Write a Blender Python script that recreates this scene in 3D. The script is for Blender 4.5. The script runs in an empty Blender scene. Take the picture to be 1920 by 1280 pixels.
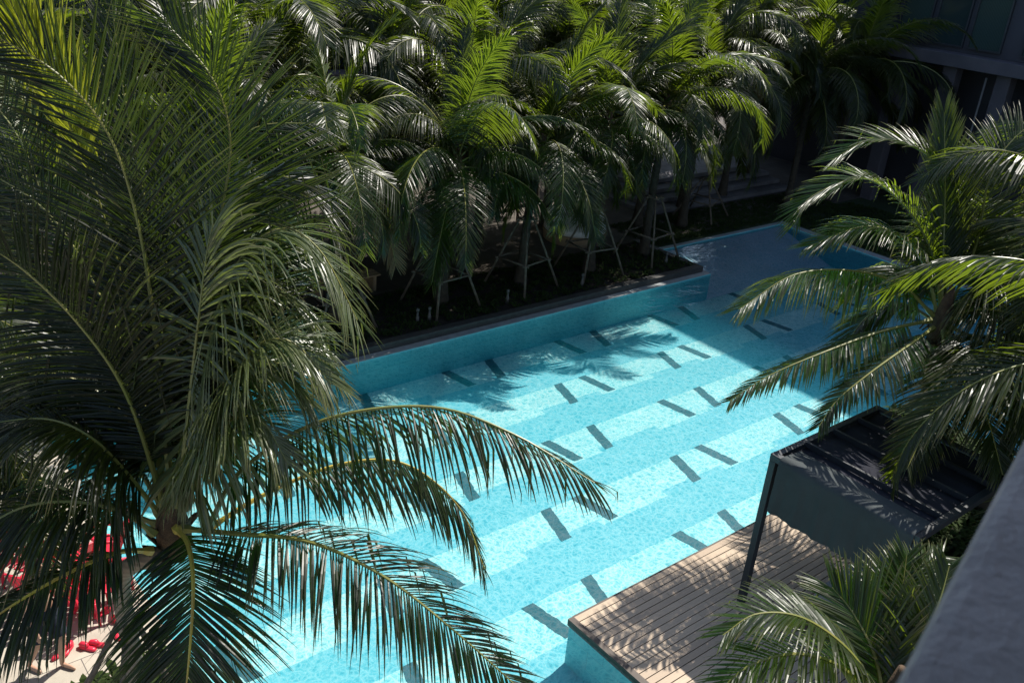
import bpy, bmesh, math, random
import numpy as np
from mathutils import Vector, Matrix
R = math.radians
SC = bpy.context.scene
COL = SC.collection

# ---------------------------------------------------------------- camera
H = 9.0
FPX = 1723.5
_yaw, _pitch, _roll = R(49.2908), R(24.9773), R(5.0979)
fwd = Vector((math.cos(_pitch)*math.cos(_yaw), math.cos(_pitch)*math.sin(_yaw), -math.sin(_pitch)))
rgt0 = Vector((math.sin(_yaw), -math.cos(_yaw), 0)); up0 = rgt0.cross(fwd)
rgt = math.cos(_roll)*rgt0 + math.sin(_roll)*up0
upv = -math.sin(_roll)*rgt0 + math.cos(_roll)*up0
EYE = Vector((0, 0, H))
cd = bpy.data.cameras.new('camera'); cam = bpy.data.objects.new('camera', cd); COL.objects.link(cam)
M4 = Matrix((rgt, upv, -fwd)).transposed().to_4x4(); M4.translation = EYE
cam.matrix_world = M4
cd.sensor_width = 36; cd.lens = FPX/1920*36; cd.clip_start = 0.05; cd.clip_end = 500
cd.dof.use_dof = True; cd.dof.focus_distance = 13.0; cd.dof.aperture_fstop = 6.0
SC.camera = cam

def at(px, py, d):
    """point of the place seen at a pixel of the 1920x1280 photograph, d metres along the view axis"""
    return EYE + (fwd + rgt*((px-960)/FPX) - upv*((py-640)/FPX))*d

# ---------------------------------------------------------------- light
SUN_EL, SUN_AZ = 55.0, 12.0
w = bpy.data.worlds.new('World'); SC.world = w; w.use_nodes = True
nt = w.node_tree; bg = nt.nodes['Background']
sky = nt.nodes.new('ShaderNodeTexSky'); sky.sky_type = 'NISHITA'; sky.sun_disc = False
sky.sun_elevation = R(SUN_EL); sky.sun_rotation = R(90-SUN_AZ)
nt.links.new(sky.outputs[0], bg.inputs[0]); bg.inputs[1].default_value = 0.125
sd = bpy.data.lights.new('sun', 'SUN'); sd.energy = 5.0; sd.angle = R(0.5); sd.color = (1.0, 0.95, 0.86)
sun = bpy.data.objects.new('sun', sd); COL.objects.link(sun)
sdir = Vector((math.cos(R(SUN_EL))*math.cos(R(SUN_AZ)), math.cos(R(SUN_EL))*math.sin(R(SUN_AZ)), math.sin(R(SUN_EL))))
sun.rotation_euler = sdir.to_track_quat('Z', 'Y').to_euler(); sun.location = (20, 0, 40)
SC.view_settings.view_transform = 'Standard'; SC.view_settings.look = 'None'
SC.view_settings.exposure = 0.48; SC.view_settings.gamma = 1.0
SC.render.engine = 'CYCLES'
try:
    SC.cycles.transparent_max_bounces = 16; SC.cycles.max_bounces = 8
    SC.cycles.caustics_reflective = False; SC.cycles.caustics_refractive = False
except Exception: pass

# ---------------------------------------------------------------- materials
def nmat(name):
    m = bpy.data.materials.new(name); m.use_nodes = True
    n = m.node_tree.nodes; l = m.node_tree.links
    return m, n, l, n['Principled BSDF'], n['Material Output']
def ramp(n, l, src, stops):
    r = n.new('ShaderNodeValToRGB'); e = r.color_ramp.elements
    while len(e) < len(stops): e.new(0.5)
    for k, (p, c) in enumerate(stops):
        e[k].position = p; e[k].color = (*c, 1) if len(c) == 3 else c
    l.new(src, r.inputs[0]); return r
def tex(n, l, kind, scale, detail=3, coord='Object', vec=None, **kw):
    t = n.new('ShaderNodeTex'+kind)
    if 'Scale' in t.inputs: t.inputs['Scale'].default_value = scale
    if 'Detail' in t.inputs: t.inputs['Detail'].default_value = detail
    if vec is None:
        tc = n.new('ShaderNodeTexCoord'); vec = tc.outputs[coord]
    l.new(vec, t.inputs['Vector'])
    for k, v in kw.items(): setattr(t, k, v)
    return t
def mixc(n, l, f, a, b, mode='MIX'):
    m = n.new('ShaderNodeMix'); m.data_type = 'RGBA'; m.blend_type = mode
    for i, v in ((0, f), (6, a), (7, b)):
        if hasattr(v, 'links'): l.new(v, m.inputs[i])
        else: m.inputs[i].default_value = v if i == 0 else (*v, 1)
    return m.outputs[2]
def math_(n, l, op, a, b=0.0):
    m = n.new('ShaderNodeMath'); m.operation = op
    for i, v in ((0, a), (1, b)):
        if hasattr(v, 'links'): l.new(v, m.inputs[i])
        else: m.inputs[i].default_value = v
    return m.outputs[0]
def plain(name, c1, c2=None, scale=6, rough=0.7, bump=0.0, metal=0.0, spec=0.5, bscale=None):
    m, n, l, b, o = nmat(name)
    c2 = c2 or tuple(x*0.75 for x in c1)
    t = tex(n, l, 'Noise', scale, 6)
    r = ramp(n, l, t.outputs[0], [(0.3, c1), (0.7, c2)])
    l.new(r.outputs[0], b.inputs['Base Color'])
    b.inputs['Roughness'].default_value = rough; b.inputs['Metallic'].default_value = metal
    b.inputs['Specular IOR Level'].default_value = spec
    if bump:
        t2 = tex(n, l, 'Noise', bscale or scale*6, 5); bp = n.new('ShaderNodeBump'); bp.inputs['Strength'].default_value = bump
        bp.inputs['Distance'].default_value = 0.02
        l.new(t2.outputs[0], bp.inputs['Height']); l.new(bp.outputs[0], b.inputs['Normal'])
    return m

def leaf_material(name, dark, light, trans, dry=(0.25, 0.2, 0.09)):
    m, n, l, b, o = nmat(name)
    at_ = n.new('ShaderNodeAttribute'); at_.attribute_name = 'tint'
    tp = n.new('ShaderNodeAttribute'); tp.attribute_name = 'tip'
    oi = n.new('ShaderNodeObjectInfo')
    c = mixc(n, l, at_.outputs['Fac'], dark, light)
    c = mixc(n, l, math_(n, l, 'MULTIPLY', oi.outputs['Random'], 0.4), c, tuple(x*0.7 for x in light))
    tipf = math_(n, l, 'MULTIPLY', math_(n, l, 'POWER', tp.outputs['Fac'], 5.0), at_.outputs['Fac'])
    c = mixc(n, l, tipf, c, dry)
    l.new(c, b.inputs['Base Color'])
    b.inputs['Roughness'].default_value = 0.38; b.inputs['Specular IOR Level'].default_value = 0.5
    tr = n.new('ShaderNodeBsdfTranslucent')
    tc = mixc(n, l, at_.outputs['Fac'], trans, tuple(x*1.5 for x in trans))
    tc = mixc(n, l, math_(n, l, 'MULTIPLY', tipf, 0.8), tc, dry)
    l.new(tc, tr.inputs[0])
    mx = n.new('ShaderNodeMixShader'); mx.inputs[0].default_value = 0.32
    l.new(b.outputs[0], mx.inputs[1]); l.new(tr.outputs[0], mx.inputs[2]); l.new(mx.outputs[0], o.inputs[0])
    return m
MAT = {}
MAT['leaf'] = leaf_material('palm_leaf', (0.006, 0.011, 0.004), (0.024, 0.038, 0.008), (0.25, 0.36, 0.015))
MAT['leaf_young'] = leaf_material('young_palm_leaf', (0.03, 0.06, 0.012), (0.08, 0.11, 0.02), (0.26, 0.38, 0.02))
MAT['leaf_sun'] = leaf_material('sunlit_palm_leaf', (0.05, 0.075, 0.022), (0.15, 0.175, 0.07), (0.16, 0.22, 0.03))  # paler, glossier leaf copy: sunlight on the right-side fronds painted into the colour
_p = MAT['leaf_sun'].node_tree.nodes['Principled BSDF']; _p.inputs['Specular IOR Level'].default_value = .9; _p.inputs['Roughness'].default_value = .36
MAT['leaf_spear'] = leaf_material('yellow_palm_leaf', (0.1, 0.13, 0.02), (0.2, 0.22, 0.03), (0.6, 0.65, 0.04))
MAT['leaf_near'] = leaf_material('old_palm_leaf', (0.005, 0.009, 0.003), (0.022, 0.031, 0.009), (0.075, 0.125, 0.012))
MAT['rachis'] = plain('palm_rachis', (0.17, 0.19, 0.04), (0.24, 0.22, 0.06), 3, 0.4)
MAT['rachis_yellow'] = plain('yellow_palm_rachis', (0.5, 0.42, 0.05), (0.42, 0.27, 0.06), 3, 0.4)
MAT['fiber'] = plain('palm_fiber', (0.12, 0.075, 0.04), (0.05, 0.03, 0.018), 12, 0.9, 0.8)
MAT['coconut'] = plain('coconut_green', (0.09, 0.12, 0.02), (0.2, 0.13, 0.03), 5, 0.45)
# trunk with rings
m, n, l, b, o = nmat('palm_trunk')
wv = tex(n, l, 'Wave', 5.0, 2, wave_type='BANDS', bands_direction='Z'); wv.inputs['Distortion'].default_value = 3.0; wv.inputs['Detail Scale'].default_value = 2
ns = tex(n, l, 'Noise', 14, 6)
c = mixc(n, l, wv.outputs['Fac'], (0.24, 0.19, 0.145), (0.34, 0.28, 0.22))
c = mixc(n, l, ns.outputs[0], c, (0.24, 0.2, 0.16)); l.new(c, b.inputs['Base Color']); b.inputs['Roughness'].default_value = 0.9
bp = n.new('ShaderNodeBump'); bp.inputs['Strength'].default_value = 0.3; bp.inputs['Distance'].default_value = 0.02
l.new(wv.outputs['Fac'], bp.inputs['Height']); l.new(bp.outputs[0], b.inputs['Normal']); MAT['trunk'] = m
MAT['trunk_dark'] = plain('young_palm_trunk', (0.07, 0.055, 0.04), (0.035, 0.028, 0.02), 8, 0.9, .6)
MAT['pole'] = plain('support_pole', (0.19, 0.15, 0.115), (0.09, 0.07, 0.052), 9, 0.8, 0.4)
MAT['dark_metal'] = plain('dark_metal', (0.022, 0.026, 0.034), (0.03, 0.034, 0.042), 4, 0.45)
MAT['soil'] = plain('soil', (0.035, 0.026, 0.018), (0.012, 0.01, 0.008), 5, 0.95, 0.9, bscale=20)
MAT['kerb'] = plain('dark_stone', (0.035, 0.034, 0.034), (0.06, 0.058, 0.055), 8, 0.6, 0.3)
MAT['coping'] = plain('coping_stone', (0.34, 0.37, 0.38), (0.24, 0.26, 0.27), 5, 0.5, 0.3)
MAT['step'] = plain('step_stone', (0.16, 0.15, 0.16), (0.1, 0.095, 0.1), 3, 0.7, 0.3)
MAT['white_cloth'] = plain('white_cloth', (0.75, 0.73, 0.7), (0.65, 0.63, 0.6), 3, 0.85)
MAT['tan_wood'] = plain('tan_wood', (0.42, 0.3, 0.18), (0.3, 0.2, 0.12), 4, 0.6)
MAT['red'] = plain('red_plastic', (0.75, 0.03, 0.07), (0.62, 0.025, 0.055), 3, 0.35)
MAT['skin'] = plain('skin', (0.5, 0.3, 0.2), (0.44, 0.25, 0.17), 4, 0.5)
MAT['shorts'] = plain('dark_fabric', (0.012, 0.016, 0.03), (0.02, 0.025, 0.04), 8, 0.9)
MAT['hair'] = plain('hair', (0.02, 0.013, 0.01), (0.01, 0.007, 0.005), 30, 0.6)
MAT['wall_dark'] = plain('building_wall', (0.055, 0.055, 0.07), (0.035, 0.036, 0.048), 0.6, 0.8, 0.2)
MAT['ledge'] = plain('concrete_ledge', (0.10, 0.09, 0.105), (0.065, 0.06, 0.075), 1.5, 0.8, 0.2)
MAT['rail'] = plain('rail_paint', (0.40, 0.36, 0.355), (0.27, 0.245, 0.24), 9, 0.6, 0.6)
MAT['cushion'] = plain('grey_cushion', (0.3, 0.3, 0.29), (0.22, 0.22, 0.22), 6, 0.9, 0.3)
MAT['shrub'] = leaf_material('shrub_leaf', (0.01, 0.022, 0.007), (0.05, 0.08, 0.02), (0.06, 0.12, 0.015))
_p = MAT['shrub'].node_tree.nodes['Principled BSDF']; _p.inputs['Specular IOR Level'].default_value = .15; _p.inputs['Roughness'].default_value = .7
MAT['lawn'] = plain('lawn', (0.015, 0.03, 0.008), (0.03, 0.05, 0.012), 7, 0.95, 1.0, bscale=60)
MAT['bronze'] = plain('lamp_metal', (0.13, 0.125, 0.12), (0.09, 0.085, 0.08), 9, 0.5)
m, n, l, b, o = nmat('glass_dark'); b.inputs['Base Color'].default_value = (0.02, 0.035, 0.04, 1); b.inputs['Roughness'].default_value = 0.08
b.inputs['Specular IOR Level'].default_value = 0.8; MAT['glass'] = m
m, n, l, b, o = nmat('curtain_glass')
wv = tex(n, l, 'Wave', 6.0, 2, wave_type='BANDS', bands_direction='Y')
c = mixc(n, l, wv.outputs['Fac'], (0.02, 0.04, 0.04), (0.045, 0.07, 0.068)); l.new(c, b.inputs['Base Color']); b.inputs['Roughness'].default_value = 0.15; MAT['curtain'] = m
# canopy fabric
MAT['fabric'] = plain('canopy_fabric', (0.032, 0.033, 0.044), (0.024, 0.025, 0.035), 3, 0.95, 0.35, bscale=9, spec=.2)
MAT['skirt'] = plain('skirt_fabric', (0.05, 0.06, 0.063), (0.038, 0.048, 0.051), 3, 0.85, 0.35, bscale=12)
# paving
def paving(name, c1, c2, bw, rh, mortar=(0.12, 0.11, 0.1)):
    m, n, l, b, o = nmat(name)
    br = tex(n, l, 'Brick', 1.0); br.inputs['Brick Width'].default_value = bw; br.inputs['Row Height'].default_value = rh
    br.inputs['Mortar Size'].default_value = 0.006; br.inputs['Color1'].default_value = (*c1, 1); br.inputs['Color2'].default_value = (*c2, 1)
    br.inputs['Mortar'].default_value = (*mortar, 1)
    ns = tex(n, l, 'Noise', 3.0, 8); r = ramp(n, l, ns.outputs[0], [(0.3, (0.75,)*3), (0.7, (1.05,)*3)])
    c = mixc(n, l, 1.0, br.outputs['Color'], r.outputs[0], 'MULTIPLY'); l.new(c, b.inputs['Base Color'])
    b.inputs['Roughness'].default_value = 0.8
    ns2 = tex(n, l, 'Noise', 60, 4); bp = n.new('ShaderNodeBump'); bp.inputs['Strength'].default_value = 0.3; bp.inputs['Distance'].default_value = 0.01
    l.new(ns2.outputs[0], bp.inputs['Height']); l.new(bp.outputs[0], b.inputs['Normal'])
    return m
MAT['paving'] = paving('beige_paving', (0.52, 0.47, 0.39), (0.46, 0.41, 0.34), 0.9, 0.45)
MAT['court'] = paving('courtyard_paving', (0.11, 0.09, 0.07), (0.08, 0.066, 0.054), 1.2, 0.6)
# pool tiles
def pool_tile(name, dark=False):
    m, n, l, b, o = nmat(name)
    if dark: c1, c2 = (0.03, 0.075, 0.09), (0.05, 0.11, 0.125)
    else: c1, c2 = (0.60, 0.84, 0.82), (0.50, 0.80, 0.79)
    tc = n.new('ShaderNodeTexCoord')
    if not dark:
        mp = n.new('ShaderNodeMapping'); mp.inputs['Location'].default_value = (0.5, -15.45+18.1, 0); 
        wn = tex(n, l, 'Noise', 3.0, 2, vec=tc.outputs['Object']); wa = n.new('ShaderNodeVectorMath'); wa.operation = 'MULTIPLY_ADD'; wa.inputs[1].default_value = (.04, .04, 0)
        l.new(wn.outputs['Color'], wa.inputs[0]); l.new(tc.outputs['Object'], wa.inputs[2]); l.new(wa.outputs[0], mp.inputs[0])
        br = tex(n, l, 'Brick', 1.0, vec=mp.outputs[0]); br.inputs['Brick Width'].default_value = 1.73; br.inputs['Row Height'].default_value = 0.905
        br.inputs['Mortar Size'].default_value = 0.0; br.inputs['Color1'].default_value = (*c1, 1); br.inputs['Color2'].default_value = (*c2, 1)
        br2 = tex(n, l, 'Brick', 1.0, vec=mp.outputs[0]); br2.inputs['Brick Width'].default_value = 0.865; br2.inputs['Row Height'].default_value = 0.3017
        br2.inputs['Mortar Size'].default_value = 0.004; br2.inputs['Color1'].default_value = (1, 1, 1, 1); br2.inputs['Color2'].default_value = (0.88, 0.92, 0.93, 1)
        br2.inputs['Mortar'].default_value = (0.8, 0.86, 0.88, 1)
        c = mixc(n, l, 1.0, br.outputs['Color'], br2.outputs['Color'], 'MULTIPLY')
        sx = n.new('ShaderNodeSeparateXYZ'); l.new(wa.outputs[0], sx.inputs[0])
        ph = math_(n, l, 'FRACT', math_(n, l, 'DIVIDE', math_(n, l, 'SUBTRACT', 33.55, sx.outputs[1]), 1.81))
        px_ = math_(n, l, 'MULTIPLY', math_(n, l, 'GREATER_THAN', math_(n, l, 'FRACT', math_(n, l, 'DIVIDE', sx.outputs[0], 3.46)), 0.5), 0.10)
        bd = math_(n, l, 'GREATER_THAN', math_(n, l, 'ADD', ph, px_), 0.5)
        c = mixc(n, l, math_(n, l, 'MULTIPLY', bd, 0.68), c, (0.12, 0.52, 0.62))
    else:
        ns = tex(n, l, 'Noise', 8, 4, vec=tc.outputs['Object']); c = mixc(n, l, ns.outputs[0], c1, c2)
    l.new(c, b.inputs['Base Color']); b.inputs['Roughness'].default_value = 0.6
    return m
MAT['pool_tile'] = pool_tile('pool_floor_tile'); MAT['pool_bar'] = pool_tile('pool_bar_tile', True)
m, n, l, b, o = nmat('pool_wall_tile')
tc = n.new('ShaderNodeTexCoord'); sx = n.new('ShaderNodeSeparateXYZ'); l.new(tc.outputs['Object'], sx.inputs[0])
cx = n.new('ShaderNodeCombineXYZ'); l.new(math_(n, l, 'ADD', sx.outputs[0], sx.outputs[1]), cx.inputs[0]); l.new(sx.outputs[2], cx.inputs[1])
br = tex(n, l, 'Brick', 1.0, vec=cx.outputs[0]); br.inputs['Brick Width'].default_value = .6; br.inputs['Row Height'].default_value = .3; br.inputs['Mortar Size'].default_value = .004
br.inputs['Color1'].default_value = (.20, .68, .74, 1); br.inputs['Color2'].default_value = (.27, .74, .78, 1); br.inputs['Mortar'].default_value = (.16, .5, .56, 1)
ns = tex(n, l, 'Noise', 1.3, 6, vec=tc.outputs['Object']); r = ramp(n, l, ns.outputs[0], [(.3, (.8, .85, .88)), (.7, (1, 1, 1))])
l.new(mixc(n, l, 1.0, br.outputs['Color'], r.outputs[0], 'MULTIPLY'), b.inputs['Base Color']); b.inputs['Roughness'].default_value = .5; MAT['pool_wall'] = m
MAT['pool_shelf'] = plain('pool_shelf_tile', (0.62, 0.66, 0.76), (0.52, 0.58, 0.68), 1.5, 0.6)
# water: a thin clear sheet; caustic web of light painted into its tint
m, n, l, b, o = nmat('pool_water'); n.remove(b)
tc = n.new('ShaderNodeTexCoord')
nz = tex(n, l, 'Noise', 2.2, 3, vec=tc.outputs['Object'])
add = n.new('ShaderNodeVectorMath'); add.operation = 'MULTIPLY_ADD'; add.inputs[1].default_value = (0.35, 0.35, 0.35)
l.new(nz.outputs['Color'], add.inputs[0]); l.new(tc.outputs['Object'], add.inputs[2])
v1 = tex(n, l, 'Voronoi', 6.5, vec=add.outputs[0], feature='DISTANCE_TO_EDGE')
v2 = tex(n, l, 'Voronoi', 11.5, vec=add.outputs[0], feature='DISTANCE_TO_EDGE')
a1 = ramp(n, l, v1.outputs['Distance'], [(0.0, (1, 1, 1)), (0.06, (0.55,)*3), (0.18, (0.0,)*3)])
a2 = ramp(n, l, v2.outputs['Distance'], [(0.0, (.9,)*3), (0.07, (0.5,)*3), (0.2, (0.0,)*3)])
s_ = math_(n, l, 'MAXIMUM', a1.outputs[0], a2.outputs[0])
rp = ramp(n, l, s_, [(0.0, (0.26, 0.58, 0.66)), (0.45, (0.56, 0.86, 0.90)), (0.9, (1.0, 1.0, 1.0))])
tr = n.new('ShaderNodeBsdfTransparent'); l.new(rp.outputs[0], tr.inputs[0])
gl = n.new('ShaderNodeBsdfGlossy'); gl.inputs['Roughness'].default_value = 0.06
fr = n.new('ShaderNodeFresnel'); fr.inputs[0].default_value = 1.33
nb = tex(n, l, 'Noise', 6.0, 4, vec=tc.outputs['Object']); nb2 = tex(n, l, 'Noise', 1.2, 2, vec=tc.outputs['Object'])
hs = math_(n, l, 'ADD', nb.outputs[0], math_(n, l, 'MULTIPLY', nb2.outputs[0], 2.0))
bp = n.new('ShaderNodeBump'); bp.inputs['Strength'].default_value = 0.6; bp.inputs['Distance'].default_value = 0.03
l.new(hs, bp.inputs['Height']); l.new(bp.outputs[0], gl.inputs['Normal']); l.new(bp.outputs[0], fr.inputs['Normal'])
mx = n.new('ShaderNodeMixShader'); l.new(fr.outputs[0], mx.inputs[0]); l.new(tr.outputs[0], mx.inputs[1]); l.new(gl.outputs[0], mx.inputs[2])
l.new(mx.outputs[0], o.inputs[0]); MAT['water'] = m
pv = n.new('ShaderNodeVolumePrincipled'); pv.inputs['Color'].default_value = (0.02, 0.75, 1.0, 1); pv.inputs['Density'].default_value = 0.17
l.new(pv.outputs[0], o.inputs['Volume'])
# deck boards
m, n, l, b, o = nmat('deck_board')
at_ = n.new('ShaderNodeAttribute'); at_.attribute_name = 'tint'
tc = n.new('ShaderNodeTexCoord'); mp = n.new('ShaderNodeMapping'); mp.inputs['Scale'].default_value = (1.2, 30, 30); l.new(tc.outputs['Object'], mp.inputs[0])
ns = tex(n, l, 'Noise', 2.0, 6, vec=mp.outputs[0])
c = mixc(n, l, at_.outputs['Fac'], (0.43, 0.31, 0.205), (0.64, 0.485, 0.33))
c = mixc(n, l, ns.outputs[0], c, (0.33, 0.26, 0.195)); l.new(c, b.inputs['Base Color']); b.inputs['Roughness'].default_value = 0.6
MAT['deck'] = m
MAT['deck_edge'] = plain('deck_edge', (0.09, 0.065, 0.05), (0.06, 0.045, 0.035), 5, 0.6)

# ---------------------------------------------------------------- object helpers
def tag(o, label=None, cat=None, group=None, kind=None):
    if label: o['label'] = label
    if cat: o['category'] = cat
    if group: o['group'] = group
    if kind: o['kind'] = kind
    return o
def empty(name, loc, label, cat, group=None, rz=0.0):
    o = bpy.data.objects.new(name, None); COL.objects.link(o); o.location = loc; o.rotation_euler = (0, 0, rz)
    o.empty_display_size = 0.2
    return tag(o, label, cat, group)
class MB:
    def __init__(s): s.v = []; s.f = []; s.mi = []; s.tint = []; s.tip = []
    def add(s, vs, fs, mi=0, tint=0.5, tip=None):
        k = len(s.v); s.v += [tuple(x) for x in vs]; s.f += [tuple(i+k for i in f) for f in fs]; s.mi += [mi]*len(fs)
        s.tint += [tint]*len(vs); s.tip += (tip if tip is not None else [0.0]*len(vs)); return s
    def box(s, x0, x1, y0, y1, z0, z1, mi=0, tint=0.5):
        vs = [(x, y, z) for x in (x0, x1) for y in (y0, y1) for z in (z0, z1)]
        return s.add(vs, [(0, 1, 3, 2), (4, 6, 7, 5), (0, 4, 5, 1), (2, 3, 7, 6), (0, 2, 6, 4), (1, 5, 7, 3)], mi, tint)
    def tube(s, pts, rads, seg=8, mi=0, cap=True, tint=0.5, squash=None):
        pts = [Vector(p) for p in pts]; n_ = len(pts); vs = []; fs = []
        T = (pts[1]-pts[0]).normalized(); a = T.orthogonal().normalized()
        for i in range(n_):
            T = (pts[min(i+1, n_-1)]-pts[max(i-1, 0)]).normalized()
            a = (a - T*a.dot(T)).normalized(); b_ = T.cross(a)
            for j in range(seg):
                th = 2*math.pi*j/seg
                vs.append(pts[i] + (a*math.cos(th) + b_*math.sin(th))*rads[i])
        for i in range(n_-1):
            for j in range(seg):
                fs.append((i*seg+j, i*seg+(j+1) % seg, (i+1)*seg+(j+1) % seg, (i+1)*seg+j))
        if cap: fs += [tuple(range(seg))[::-1], tuple((n_-1)*seg+j for j in range(seg))]
        return s.add(vs, fs, mi, tint)
    def build(s, name, mats, parent=None, smooth=False, bevel=0.0, loc=None):
        me = bpy.data.meshes.new(name); me.from_pydata(s.v, [], s.f)
        mats = mats if isinstance(mats, (list, tuple)) else [mats]
        for m_ in mats: me.materials.append(m_)
        me.polygons.foreach_set('material_index', s.mi)
        if smooth: me.polygons.foreach_set('use_smooth', [True]*len(me.polygons))
        for nm, dat in (('tint', s.tint), ('tip', s.tip)):
            a = me.attributes.new(nm, 'FLOAT', 'POINT'); a.data.foreach_set('value', dat)
        me.update()
        o = bpy.data.objects.new(name, me); COL.objects.link(o)
        if parent is not None:
            o.parent = parent
        if loc is not None: o.location = loc
        if bevel:
            b_ = o.modifiers.new('bevel', 'BEVEL'); b_.width = bevel; b_.segments = 2
        return o

# ---------------------------------------------------------------- palm fronds
def smooth_path(pts, n_):
    """Catmull-Rom through the points, n_ samples of even length"""
    P = [Vector(p) for p in pts]; P = [P[0]*2-P[1]] + P + [P[-1]*2-P[-2]]; out = []
    for i in range(1, len(P)-2):
        for k in range(12):
            t = k/12; a, b_, c_, d_ = P[i-1], P[i], P[i+1], P[i+2]
            out.append(0.5*((2*b_)+(c_-a)*t+(2*a-5*b_+4*c_-d_)*t*t+(3*b_-a-3*c_+d_)*t**3))
    out.append(P[-2]); L = [0]
    for i in range(1, len(out)): L.append(L[-1]+(out[i]-out[i-1]).length)
    res = []; j = 0
    for k in range(n_):
        s_ = L[-1]*k/(n_-1)
        while j < len(L)-2 and L[j+1] < s_: j += 1
        res.append(out[j].lerp(out[j+1], 0 if L[j+1] == L[j] else (s_-L[j])/(L[j+1]-L[j])))
    return res, L[-1]
def frond_mesh(mb, pts, rnd, n_side=70, leaf=0.75, width=0.02, bare=0.2, droop=0.5, twist=0.0, base_r=0.025, side0=None,
               seg=5, fold=True, kink=0.1, lift=0.25, spread=1.0, young=0.3, gap=0.0):
    N = 40; path, L = smooth_path(pts, N); rads = [base_r*(1-0.85*(i/(N-1))**0.8)*(1.5 if i < 2 else 1) for i in range(N)]
    mb.tube(path, rads, 5, 0, tint=young)
    T = (path[1]-path[0]).normalized()
    if side0 is None:
        ch = path[-1]-path[0]; side0 = Vector((ch.y, -ch.x, 0))
        if side0.length < 0.1: side0 = T.cross(Vector((1, 0, 0)))
    S = (side0 - T*side0.dot(T)).normalized(); frames = []
    for i in range(N):
        T = (path[min(i+1, N-1)]-path[max(i-1, 0)]).normalized(); S = (S-T*S.dot(T)).normalized()
        a = twist*i/(N-1); Nn = S.cross(T); frames.append((T, S*math.cos(a)+Nn*math.sin(a)))
    down = Vector((0, 0, -1)); hang = min(.6, max(0, droop-.4)*.5)
    for sgn in (-1, 1):
        for k in range(n_side):
            t = bare+(1-bare)*(k+rnd.uniform(-.3, .3))/n_side; t = min(max(t, bare*0.9), 0.995)
            if gap and rnd.random() < gap: continue
            x = t*(N-1); i = min(int(x), N-2); fr_ = x-i
            p = path[i].lerp(path[i+1], fr_); T, S = frames[i]; Nn = S.cross(T)
            u = max(0.0, (t-bare)/(1-bare))
            ang = R(66-34*u**1.2)*spread
            d = T*math.cos(ang) + S*(sgn*math.sin(ang)) + Nn*(-lift*(-1)*(1-0.6*u))*(1 if Nn.z >= 0 else -1)
            hg = hang*(1-.85*u*u); d = d*(1-hg)+down*hg
            d += Vector((rnd.gauss(0, .05), rnd.gauss(0, .05), rnd.gauss(0, .05))); d.normalize()
            ll = leaf*(0.62+0.38*math.sin(min(1, u*2.2)*math.pi/2))*(1-0.62*max(0, u-0.4)/0.6)*rnd.uniform(.85, 1.08)
            w0 = width*(1-0.4*u)
            kk = rnd.randint(2, seg-1) if rnd.random() < kink else 99
            tint = min(1, max(0, young+rnd.gauss(0, .16)))
            vs = []; tips = []; q = p.copy(); roll = rnd.gauss(0, .16)
            for s_ in range(seg+1):
                f_ = s_/seg
                wv_ = w0*(0.45+1.6*f_ if f_ < .35 else 1.01*(1-((f_-.35)/.65)**1.6))+0.0008
                W = T - d*T.dot(d)
                if W.length < 1e-3: W = d.orthogonal()
                W.normalize(); Z = d.cross(W); W2 = W*math.cos(roll)+Z*math.sin(roll); Z2 = W2.cross(d)
                if Z2.z < 0: Z2 = -Z2
                if fold: vs += [q+W2*wv_-Z2*wv_*0.55, q, q-W2*wv_-Z2*wv_*0.55]; tips += [f_]*3
                else: vs += [q+W2*wv_, q-W2*wv_]; tips += [f_]*2
                q = q + d*(ll/seg)
                g = droop*(1-.6*u*u)*(0.25+f_*0.9)*(1.6/seg*1.6)
                if s_ == kk: d = (d*0.25+down*0.9)
                d = (d + down*g*(1-max(0, -d.z)*0.7)).normalized()
            nv = 3 if fold else 2; fs = []
            for s_ in range(seg):
                for c_ in range(nv-1):
                    a = s_*nv+c_; fs.append((a, a+1, a+nv+1, a+nv))
            mb.add(vs, fs, 1, tint, tips)
    return L
def arc_points(e0, bend, length, az_wobble=0.0, n_=9):
    p = Vector((0, 0, 0)); out = [p.copy()]; a = e0; side = 0
    for i in range(n_):
        t = (i+.5)/n_
        a -= bend/n_*(0.4+1.2*t); side += az_wobble/n_
        p = p + Vector((math.cos(a)*math.cos(side), math.cos(a)*math.sin(side), math.sin(a)))*(length/n_); out.append(p.copy())
    return out
rL = random.Random(5); LIB = {}
for kind, e0, bend, ln, nvar, yg in (('up', 84, 40, 3.0, 3, .5), ('mid', 66, 105, 3.5, 4, .35), ('arch', 42, 125, 3.5, 5, .28), ('low', 12, 90, 3.1, 4, .18), ('hang', -30, 50, 2.6, 2, .2)):
    for v_ in range(nvar):
        mb = MB(); frond_mesh(mb, arc_points(R(e0+rL.uniform(-6, 6)), R(bend+rL.uniform(-12, 12)), ln*rL.uniform(.92, 1.08), rL.uniform(-.3, .3)), rL,
                              n_side=84, leaf=0.88, width=0.021, bare=0.1, spread=(.6 if kind == 'up' else .95), lift=.1, droop=rL.uniform(.5, 1.2), twist=rL.uniform(-.8, .8), seg=4, fold=True,
                              side0=Vector((0, 1, 0)), young=yg, base_r=0.022)
        o_ = mb.build('frond', [MAT['rachis'], MAT['leaf_young' if (kind == 'up' and v_ == 0) else 'leaf']], smooth=False); me_ = o_.data; bpy.data.objects.remove(o_)
        LIB.setdefault(kind, []).append(me_)
MAT['leaf_dry'] = leaf_material('dry_palm_leaf', (0.16, 0.10, 0.045), (0.26, 0.17, 0.08), (0.2, 0.12, 0.03))
LIB['dry'] = []
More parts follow.
